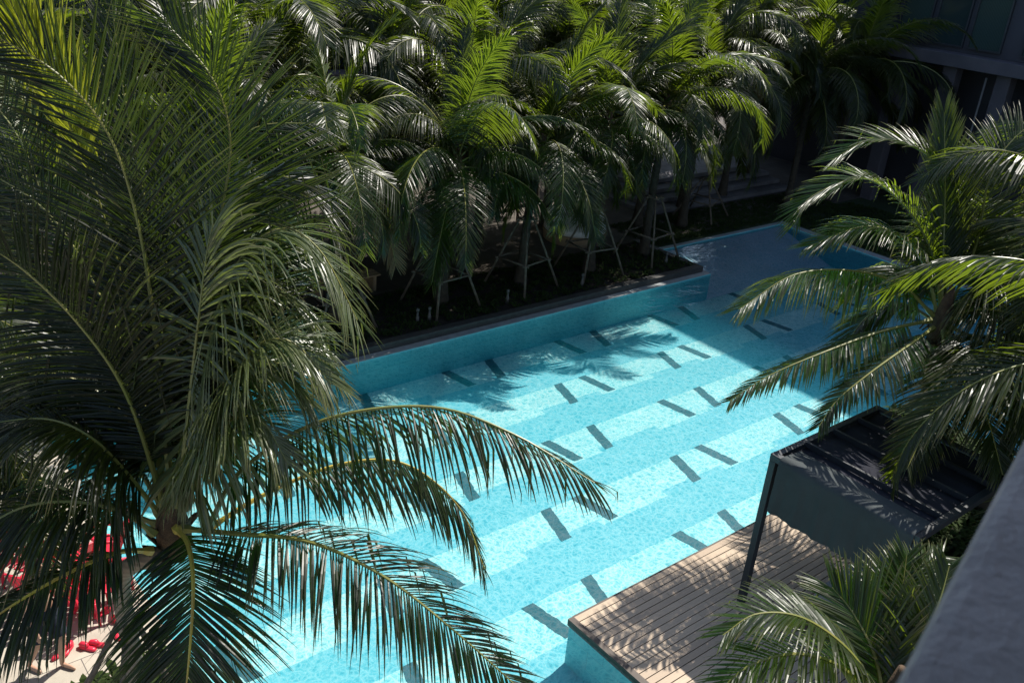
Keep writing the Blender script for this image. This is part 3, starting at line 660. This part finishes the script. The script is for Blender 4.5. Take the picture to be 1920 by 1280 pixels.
pix_frond(lp, [(322, 945, 9.3), (290, 620, 8.9), (258, 416, 8.6), (205, 255, 8.3), (110, 140, 8.0), (-20, 60, 7.9)], rn, **{**big, 'droop': .22, 'leaf': 1.3, 'lift': .1, 'n_side': 112, 'side0': rgt, 'width': .016})
pix_frond(lp, [(335, 950, 9.6), (330, 650, 9.6), (262, 330, 9.4), (225, 130, 9.3), (205, -40, 9.2)], rn, ('rachis', 'leaf_near'), **{**big, 'droop': .2, 'leaf': 1.05, 'spread': .55, 'side0': rgt, 'young': .6})
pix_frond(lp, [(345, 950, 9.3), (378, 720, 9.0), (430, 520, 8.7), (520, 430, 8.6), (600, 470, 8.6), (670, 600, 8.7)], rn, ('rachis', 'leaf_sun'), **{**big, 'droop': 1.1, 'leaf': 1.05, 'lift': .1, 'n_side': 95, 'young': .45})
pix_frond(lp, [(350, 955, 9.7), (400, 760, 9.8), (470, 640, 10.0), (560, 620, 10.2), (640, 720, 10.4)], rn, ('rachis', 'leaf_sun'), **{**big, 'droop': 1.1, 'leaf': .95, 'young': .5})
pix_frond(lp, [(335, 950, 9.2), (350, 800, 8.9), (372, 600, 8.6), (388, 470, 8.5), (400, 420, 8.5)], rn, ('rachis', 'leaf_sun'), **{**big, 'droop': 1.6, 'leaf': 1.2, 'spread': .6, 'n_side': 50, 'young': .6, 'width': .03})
pix_frond(lp, [(330, 950, 9.8), (300, 700, 10.1), (330, 420, 10.2), (460, 250, 10.4), (590, 230, 10.6)], rn, **{**big, 'droop': .5, 'leaf': 1.05, 'side0': rgt})
pix_frond(lp, [(320, 950, 9.7), (220, 740, 9.9), (120, 480, 10.1), (30, 250, 10.2), (-90, 120, 10.4)], rn, **{**big, 'droop': .45, 'leaf': 1.05, 'side0': rgt})
pix_frond(lp, [(310, 960, 9.6), (210, 800, 9.9), (100, 690, 10.2), (-40, 650, 10.4)], rn, **{**big, 'droop': .9, 'leaf': .95})
pix_frond(lp, [(330, 950, 9.6), (345, 760, 9.5), (330, 560, 9.4), (290, 450, 9.2), (230, 420, 9.1)], rn, ('rachis', 'leaf_near'), **{**big, 'droop': .9, 'leaf': 1.0, 'side0': rgt, 'young': .2})
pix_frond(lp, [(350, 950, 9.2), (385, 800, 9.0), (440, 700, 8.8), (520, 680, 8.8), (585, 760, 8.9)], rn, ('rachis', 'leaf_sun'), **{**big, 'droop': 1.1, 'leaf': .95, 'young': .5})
pix_frond(lp, [(345, 950, 9.4), (372, 640, 9.3), (420, 400, 9.2), (500, 330, 9.3), (590, 360, 9.4), (640, 460, 9.5)], rn, **{**big, 'droop': .9, 'leaf': 1.2, 'lift': .1, 'young': .4, 'width': .018, 'n_side': 100})
pix_frond(lp, [(300, 985, 9.6), (180, 940, 9.9), (60, 900, 10.2), (-80, 920, 10.4)], rn, **{**big, 'droop': 1.0, 'leaf': .85})
pix_frond(lp, [(318, 950, 9.7), (262, 650, 9.3), (170, 330, 8.7), (60, 90, 8.0), (-10, -60, 7.7)], rn, ('rachis', 'leaf_spear'), **{**big, 'droop': .1, 'leaf': .75, 'spread': .45, 'side0': rgt, 'n_side': 70, 'young': .75, 'bare': .66, 'base_r': .022})
for pts, kw in (
    ([(350, 950, 9.2), (400, 790, 8.9), (470, 660, 8.6), (545, 640, 8.5), (620, 720, 8.6)], dict(droop=1.0, leaf=1.0, young=.5)),
    ([(345, 950, 9.5), (390, 740, 9.3), (440, 580, 9.1), (520, 540, 9.1), (600, 620, 9.2)], dict(droop=1.2, leaf=1.1, young=.4)),
    ([(340, 950, 9.8), (360, 720, 9.9), (400, 530, 10.0), (500, 440, 10.2), (620, 500, 10.4)], dict(droop=1.0, leaf=1.1, young=.3)),
    ([(345, 955, 9.0), (385, 850, 8.8), (430, 790, 8.6), (490, 790, 8.5), (540, 870, 8.5)], dict(droop=1.0, leaf=.8, young=.5)),
    ([(310, 950, 9.7), (260, 820, 9.6), (190, 740, 9.5), (90, 700, 9.4), (-20, 740, 9.4)], dict(droop=.8, leaf=1.0, young=.1)),
    ([(315, 950, 9.6), (270, 760, 9.7), (190, 560, 9.8), (90, 400, 9.8), (-60, 300, 9.8)], dict(droop=.4, leaf=1.1, young=.1, side0=rgt)),
):
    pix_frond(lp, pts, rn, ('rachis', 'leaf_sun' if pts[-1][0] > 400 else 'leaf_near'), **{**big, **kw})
# props of the left palm
tp = empty('tree_support', (TB.x, TB.y, 0), 'dark pole props leaning on the trunk of the big left palm', 'tree support')
for (fx, fy) in ((-.75, .6), (-.55, -.7), (.3, .95), (.55, -.6)):
    mb = MB(); mb.tube([(fx, fy, 0), (fx*.5, fy*.5, .85), (fx*.09, fy*.09, 1.7)], [.04, .036, .032], 8); mb.build('leg', MAT['pole'], tp, smooth=True)
# second palm further left, only its leaves enter the picture
l2 = generic_palm((.3, 11.9, 0), 3.3, 'palm at the left edge behind the big one, sunlit leaf tips only', 'large coconut palms near the camera', 77, 1.1)
# small shrubs by the trunk
ground_cover('shrub_bed', [(1.5, 2.7, 8.0, 9.35)], 260, rg, .24, 'bright green leafy plants round the foot of the big left palm', 0.0)

# ================================================================ RIGHT PALMS
rr_ = random.Random(4); LEAFK[0] = 1.12
RB = Vector((13.7, 5.6, .05)); ra = empty('palm_tree', RB, 'coconut palm behind the cabana carrying nuts, fronds over the pool', 'palm tree', 'large coconut palms near the camera')
RC = at(1765, 605, 14.0)
trunk_part(ra, [Vector((0, 0, 0)), Vector((.05, 0, 1.8)), RC-RB-Vector((0, 0, .2))], .14, .11, 'trunk_dark')
crown_fiber(ra, RC-RB, .13, rr_, .5)
med = dict(kink=.12, n_side=104, leaf=.98, width=.02, bare=.14, seg=5, base_r=.032)
for pts, kw in (
    ([(1750, 592, 14), (1690, 535, 13.8), (1600, 508, 13.6), (1490, 515, 13.3), (1385, 580, 13.1)], dict(droop=1.2, young=.4)),
    ([(1745, 600, 13.8), (1650, 622, 13.3), (1540, 662, 12.9), (1440, 705, 12.7), (1368, 752, 12.6)], dict(droop=1.2, leaf=.6, young=.2)),
    ([(1750, 615, 13.8), (1700, 650, 13.2), (1630, 700, 12.8), (1570, 750, 12.6), (1535, 800, 12.5)], dict(droop=1.1, leaf=.6, young=.2)),
    ([(1758, 590, 14.0), (1735, 500, 14.0), (1690, 445, 13.9), (1620, 425, 13.8), (1520, 460, 13.7)], dict(droop=.8, young=.3)),
    ([(1770, 590, 14.3), (1795, 470, 14.5), (1780, 350, 14.6), (1730, 285, 14.6), (1640, 260, 14.6), (1560, 300, 14.6)], dict(droop=.45, young=.5, leaf=.95)),
    ([(1765, 590, 14.1), (1750, 480, 14.0), (1700, 390, 14.0), (1620, 335, 13.9), (1520, 370, 13.9), (1490, 420, 13.9)], dict(droop=.6, young=.35)),
    ([(1775, 590, 14.2), (1830, 460, 14.2), (1860, 320, 14.2), (1925, 240, 14.2), (1990, 220, 14.1)], dict(droop=.35, young=.5)),
    ([(1780, 595, 14.0), (1830, 540, 13.6), (1900, 520, 13.3), (1990, 560, 13.0)], dict(droop=1.1, young=.4)),
    ([(1780, 600, 13.9), (1840, 580, 13.4), (1920, 600, 12.9), (2000, 680, 12.6)], dict(droop=1.1)),
    ([(1770, 585, 14.4), (1780, 450, 15.0), (1830, 380, 15.4), (1900, 400, 15.8)], dict(droop=.6, young=.45)),
    ([(1765, 595, 14.4), (1720, 520, 15.0), (1650, 500, 15.5), (1590, 560, 16.0)], dict(droop=.9)),
    ([(1770, 620, 13.9), (1800, 660, 13.5), (1860, 700, 13.1), (1930, 770, 12.8)], dict(droop=.9, leaf=.7)),
    ([(1775, 620, 13.8), (1810, 690, 13.0), (1850, 780, 12.4), (1880, 890, 12.0)], dict(droop=.8, leaf=.85, young=.4)),
    ([(1770, 620, 13.8), (1765, 700, 13.1), (1740, 790, 12.6), (1700, 880, 12.3)], dict(droop=.8, leaf=.75, young=.3)),
    ([(1780, 612, 13.9), (1850, 650, 13.0), (1910, 740, 12.2), (1950, 860, 11.8)], dict(droop=.8, leaf=.95, young=.3)),
    ([(1780, 600, 14.2), (1850, 560, 14.2), (1930, 610, 14.0), (1980, 720, 13.8)], dict(droop=1.0, leaf=1.0, young=.4)),
    ([(1750, 600, 14.2), (1690, 570, 14.3), (1620, 600, 14.3), (1570, 680, 14.2)], dict(droop=.9, leaf=.8, young=.4)),
    ([(1765, 590, 14.0), (1768, 480, 14.1), (1772, 350, 14.2), (1770, 210, 14.3)], dict(droop=.15, spread=.5, young=.6, side0=rgt)),
):
    pix_frond(ra, pts, rr_, **{**med, **kw})
for k in range(8):
    a = k*.8+.3; rad = .24+.1*(k % 3 == 0); c_ = RC-RB+Vector((math.cos(a)*rad, math.sin(a)*rad, -.42-.12*(k % 2)))
    mb = MB(); rr0 = [.02, .075, .105, .1, .06, .015]; mb.tube([c_+Vector((0, 0, z)) for z in (.14, .1, .03, -.04, -.1, -.13)], rr0, 10); mb.build('coconut', MAT['coconut'], ra, smooth=True)
generic_palm((15.6, 4.9, .05), 5.0, 'palm at the right edge above the first, its fronds lit from behind', 'large coconut palms near the camera', 33, 1.05)
generic_palm((13.9, 2.7, .05), 3.7, 'palm at the right edge just behind the cabana roof, white lit frond', 'large coconut palms near the camera', 39, 1.25)
# palm at the bottom right
PB = Vector((8.35, 3.05, 0)); pb = empty('palm_tree', PB, 'palm at the bottom right between the railing and the deck', 'palm tree', 'large coconut palms near the camera')
PC = at(1660, 1345, 8.3)
trunk_part(pb, [Vector((0, 0, 0)), Vector((PC.x-PB.x, PC.y-PB.y, (PC.z)*.5)), PC-PB], .12, .1); crown_fiber(pb, PC-PB, .13, rr_)
for pts, kw in (
    ([(1655, 1335, 8.3), (1600, 1230, 8.1), (1510, 1160, 7.9), (1420, 1150, 7.8), (1355, 1190, 7.7)], dict(droop=.7, young=.4)),
    ([(1650, 1345, 8.3), (1590, 1260, 8.0), (1500, 1225, 7.8), (1400, 1250, 7.6), (1330, 1320, 7.5)], dict(droop=.8)),
    ([(1660, 1335, 8.4), (1640, 1230, 8.5), (1600, 1150, 8.6), (1560, 1100, 8.7)], dict(droop=.3, spread=.8, young=.6, leaf=.8, side0=rgt)),
    ([(1665, 1335, 8.5), (1680, 1220, 8.7), (1690, 1120, 8.9), (1700, 1040, 9.0)], dict(droop=.25, young=.5, side0=rgt)),
    ([(1670, 1335, 8.4), (1720, 1230, 8.5), (1760, 1130, 8.6), (1780, 1060, 8.7)], dict(droop=.4, young=.4, side0=rgt)),
    ([(1665, 1335, 8.6), (1650, 1180, 9.2), (1700, 1080, 9.6), (1770, 1040, 9.9)], dict(droop=.5, young=.4)),
    ([(1650, 1350, 8.2), (1560, 1330, 7.9), (1450, 1330, 7.7), (1350, 1400, 7.6)], dict(droop=.9)),
):
    pix_frond(pb, pts, rr_, **{**med, 'leaf': .62, 'n_side': 60, **kw})

# ================================================================ PERSON AND RED THINGS
def person(x, y_, rz):
    root = empty('person', (x, y_, 0), 'barefoot person in dark shorts walking on the pavement behind the left palm', 'person', None, rz)
    J = {}; V = []; E_ = []; Rr = []
    def j(name, co, r, par=None):
        J[name] = len(V); V.append(co); Rr.append(r)
        if par: E_.append((J[par], J[name]))
    j('pelvis', (0, 0, .95), (.15, .11)); j('belly', (0.01, 0, 1.1), (.13, .10), 'pelvis'); j('chest', (.02, 0, 1.3), (.155, .11), 'belly'); j('neck0', (.02, 0, 1.46), (.07, .065), 'chest')
    j('neck', (.035, 0, 1.53), (.052, .052), 'neck0'); j('head0', (.05, 0, 1.6), (.07, .075), 'neck'); j('head', (.055, 0, 1.68), (.078, .092), 'head0'); j('crown', (.045, 0, 1.75), (.055, .065), 'head')
    for s, nm, kx, fx in ((1, 'l', .16, .10), (-1, 'r', -.02, -.22)):
        j('hip'+nm, (0, s*.09, .90), (.088, .088), 'pelvis'); j('knee'+nm, (kx, s*.10, .50), (.056, .056), 'hip'+nm); j('calf'+nm, (kx*.75+fx*.25-.02, s*.10, .36), (.052, .052), 'knee'+nm)
        j('ankle'+nm, (fx, s*.10, .09), (.034, .034), 'calf'+nm); j('heel'+nm, (fx-.01, s*.10, .035), (.034, .032), 'ankle'+nm)
        j('ball'+nm, (fx+.13, s*.11, .028), (.04, .022), 'heel'+nm); j('toe'+nm, (fx+.19, s*.112, .02), (.03, .014), 'ball'+nm)
        j('sh'+nm, (.01, s*.185, 1.41), (.052, .052), 'neck0'); j('el'+nm, (-.06*s, s*.26, 1.14), (.038, .038), 'sh'+nm); j('wr'+nm, (.1-.1*s, s*.27, .90), (.026, .026), 'el'+nm)
        j('palm'+nm, (.12-.1*s, s*.27, .84), (.032, .018), 'wr'+nm)
        for q, (dx, ln) in enumerate(((-.028, .07), (-.01, .085), (.01, .08), (.027, .065))):
            j('f'+nm+str(q), (.12-.1*s+dx, s*.268, .81), (.0095, .0095), 'palm'+nm); j('g'+nm+str(q), (.125-.1*s+dx*1.15, s*.262, .81-ln), (.007, .007), 'f'+nm+str(q))
        j('t'+nm, (.16-.1*s, s*.258, .82), (.010, .010), 'palm'+nm); j('u'+nm, (.175-.1*s, s*.25, .785), (.008, .008), 't'+nm)
    me = bpy.data.meshes.new('body'); me.from_pydata(V, E_, []); me.materials.append(MAT['skin'])
    o_ = bpy.data.objects.new('body', me); COL.objects.link(o_); o_.parent = root
    sk = o_.modifiers.new('skin', 'SKIN'); sk.use_smooth_shade = True
    for i, r in enumerate(Rr): me.skin_vertices[0].data[i].radius = r
    me.skin_vertices[0].data[0].use_root = True
    ss = o_.modifiers.new('sub', 'SUBSURF'); ss.levels = 2; ss.render_levels = 2
    mb = MB()   # shorts
    mb.tube([(0, 0, 1.03), (0, 0, .97), (.0, 0, .88)], [.165, .17, .175], 16, cap=False)
    for s, kx in ((1, .16), (-1, -.02)):
        mb.tube([(0, s*.085, .92), (kx*.4, s*.09, .76), (kx*.8, s*.10, .55)], [.115, .11, .10], 14, cap=False)
    mb.build('shorts', MAT['shorts'], root, smooth=True)
    mb = MB(); mb.tube([(.035, 0, 1.60), (.03, 0, 1.68), (.035, 0, 1.76), (.045, 0, 1.815)], [.07, .1, .088, .03], 14); mb.build('hair', MAT['hair'], root, smooth=True)
    mb = MB(); mb.tube([(.135, 0, 1.68), (.155, 0, 1.645), (.13, 0, 1.635)], [.008, .014, .01], 6); mb.build('nose', MAT['skin'], root, smooth=True)
    return root
person(1.45, 9.93, R(-60))

def red_chair(x, y_, rz, label):
    t = empty('red_chair', (x, y_, 0), label, 'chair', 'red slatted chairs on the pavement', rz)
    mb = MB(); [mb.box(-.22, .22, -.2+.09*k, -.135+.09*k, .36, .385) for k in range(5)]; mb.build('seat', MAT['red'], t, bevel=.008)
    mb = MB()
    for k in range(5):
        x_ = -.2+.088*k; mb.add([(x_, .25, .37), (x_+.06, .25, .37), (x_+.065, .42, .82), (x_-.005, .42, .82), (x_, .272, .36), (x_+.06, .272, .36), (x_+.065, .442, .81), (x_-.005, .442, .81)],
                             [(0, 1, 2, 3), (7, 6, 5, 4), (0, 4, 5, 1), (1, 5, 6, 2), (2, 6, 7, 3), (3, 7, 4, 0)])
    mb.build('backrest', MAT['red'], t)
    for sx in (-.22, .22):
        mb = MB(); mb.tube([(sx, -.22, .55), (sx, .1, .56), (sx, .3, .53)], [.028, .028, .025], 8); mb.build('armrest', MAT['red'], t, smooth=True)
        for sy, zt in ((-.2, .54), (.24, .37)):
            mb = MB(); mb.tube([(sx*1.15, sy, 0), (sx, sy, zt)], [.022, .026], 8); mb.build('leg', MAT['red'], t, smooth=True)
def gnd(px, py, z=0.0):
    d = fwd+rgt*((px-960)/FPX)-upv*((py-640)/FPX); t = (z-H)/d.z; return EYE+d*t
for px, py, rz, lb in ((95, 1095, 2.2, 'red slatted chair half hidden by fronds, left one, beside the walking person'), (160, 1110, 2.6, 'red slatted chair in the middle of the group, under the yellow leaf stalk'),
                       (150, 1040, 3.4, 'red slatted chair farthest back, against the white paving'), (218, 1090, 1.2, 'red slatted chair nearest the palm trunk'), (60, 1050, .6, 'red slatted chair at the left edge under the dark hanging fronds'), (192, 1020, 4.4, 'red slatted chair farthest to the right, behind the palm crown')):
    g = gnd(px, py+40); red_chair(g.x, g.y, rz, lb)
def clog(px, py, rz, label):
    g = gnd(px, py); t = empty('red_clog', (g.x, g.y, 0), label, 'shoe', 'red clogs left on the pavement', rz)
    mb = MB(); mb.tube([(-.13, 0, .03), (-.08, 0, .035), (0, 0, .035), (.08, 0, .03), (.13, 0, .025)], [.03, .045, .045, .05, .03], 10)
    mb.v = [(x*.9, y_*.85, z*.6) for x, y_, z in mb.v]; mb.build('sole', MAT['red'], t, smooth=True)
    mb = MB(); mb.tube([(-.01, 0, .04), (.03, 0, .065), (.09, 0, .055), (.13, 0, .035)], [.02, .038, .038, .015], 12); mb.build('upper', MAT['red'], t, smooth=True)
for px, py, rz, lb in ((113, 1228, .4, 'red clog nearest the bare feet'), (128, 1220, .9, 'red clog just right of the one by the bare feet'), (165, 1216, 2.2, 'left red clog of the pair in the middle of the pavement'),
                       (185, 1210, 2.5, 'right red clog of the pair in the middle of the pavement'), (220, 1190, 1.4, 'red clog against the palm trunk, nearer one'), (221, 1168, 1.8, 'red clog against the palm trunk, farther one'),
                       (192, 1152, .2, 'red clog in the shade left of the dark prop'), (143, 1140, 1.0, 'red clog behind the fronds above the pair')):
    clog(px, py, rz, lb)
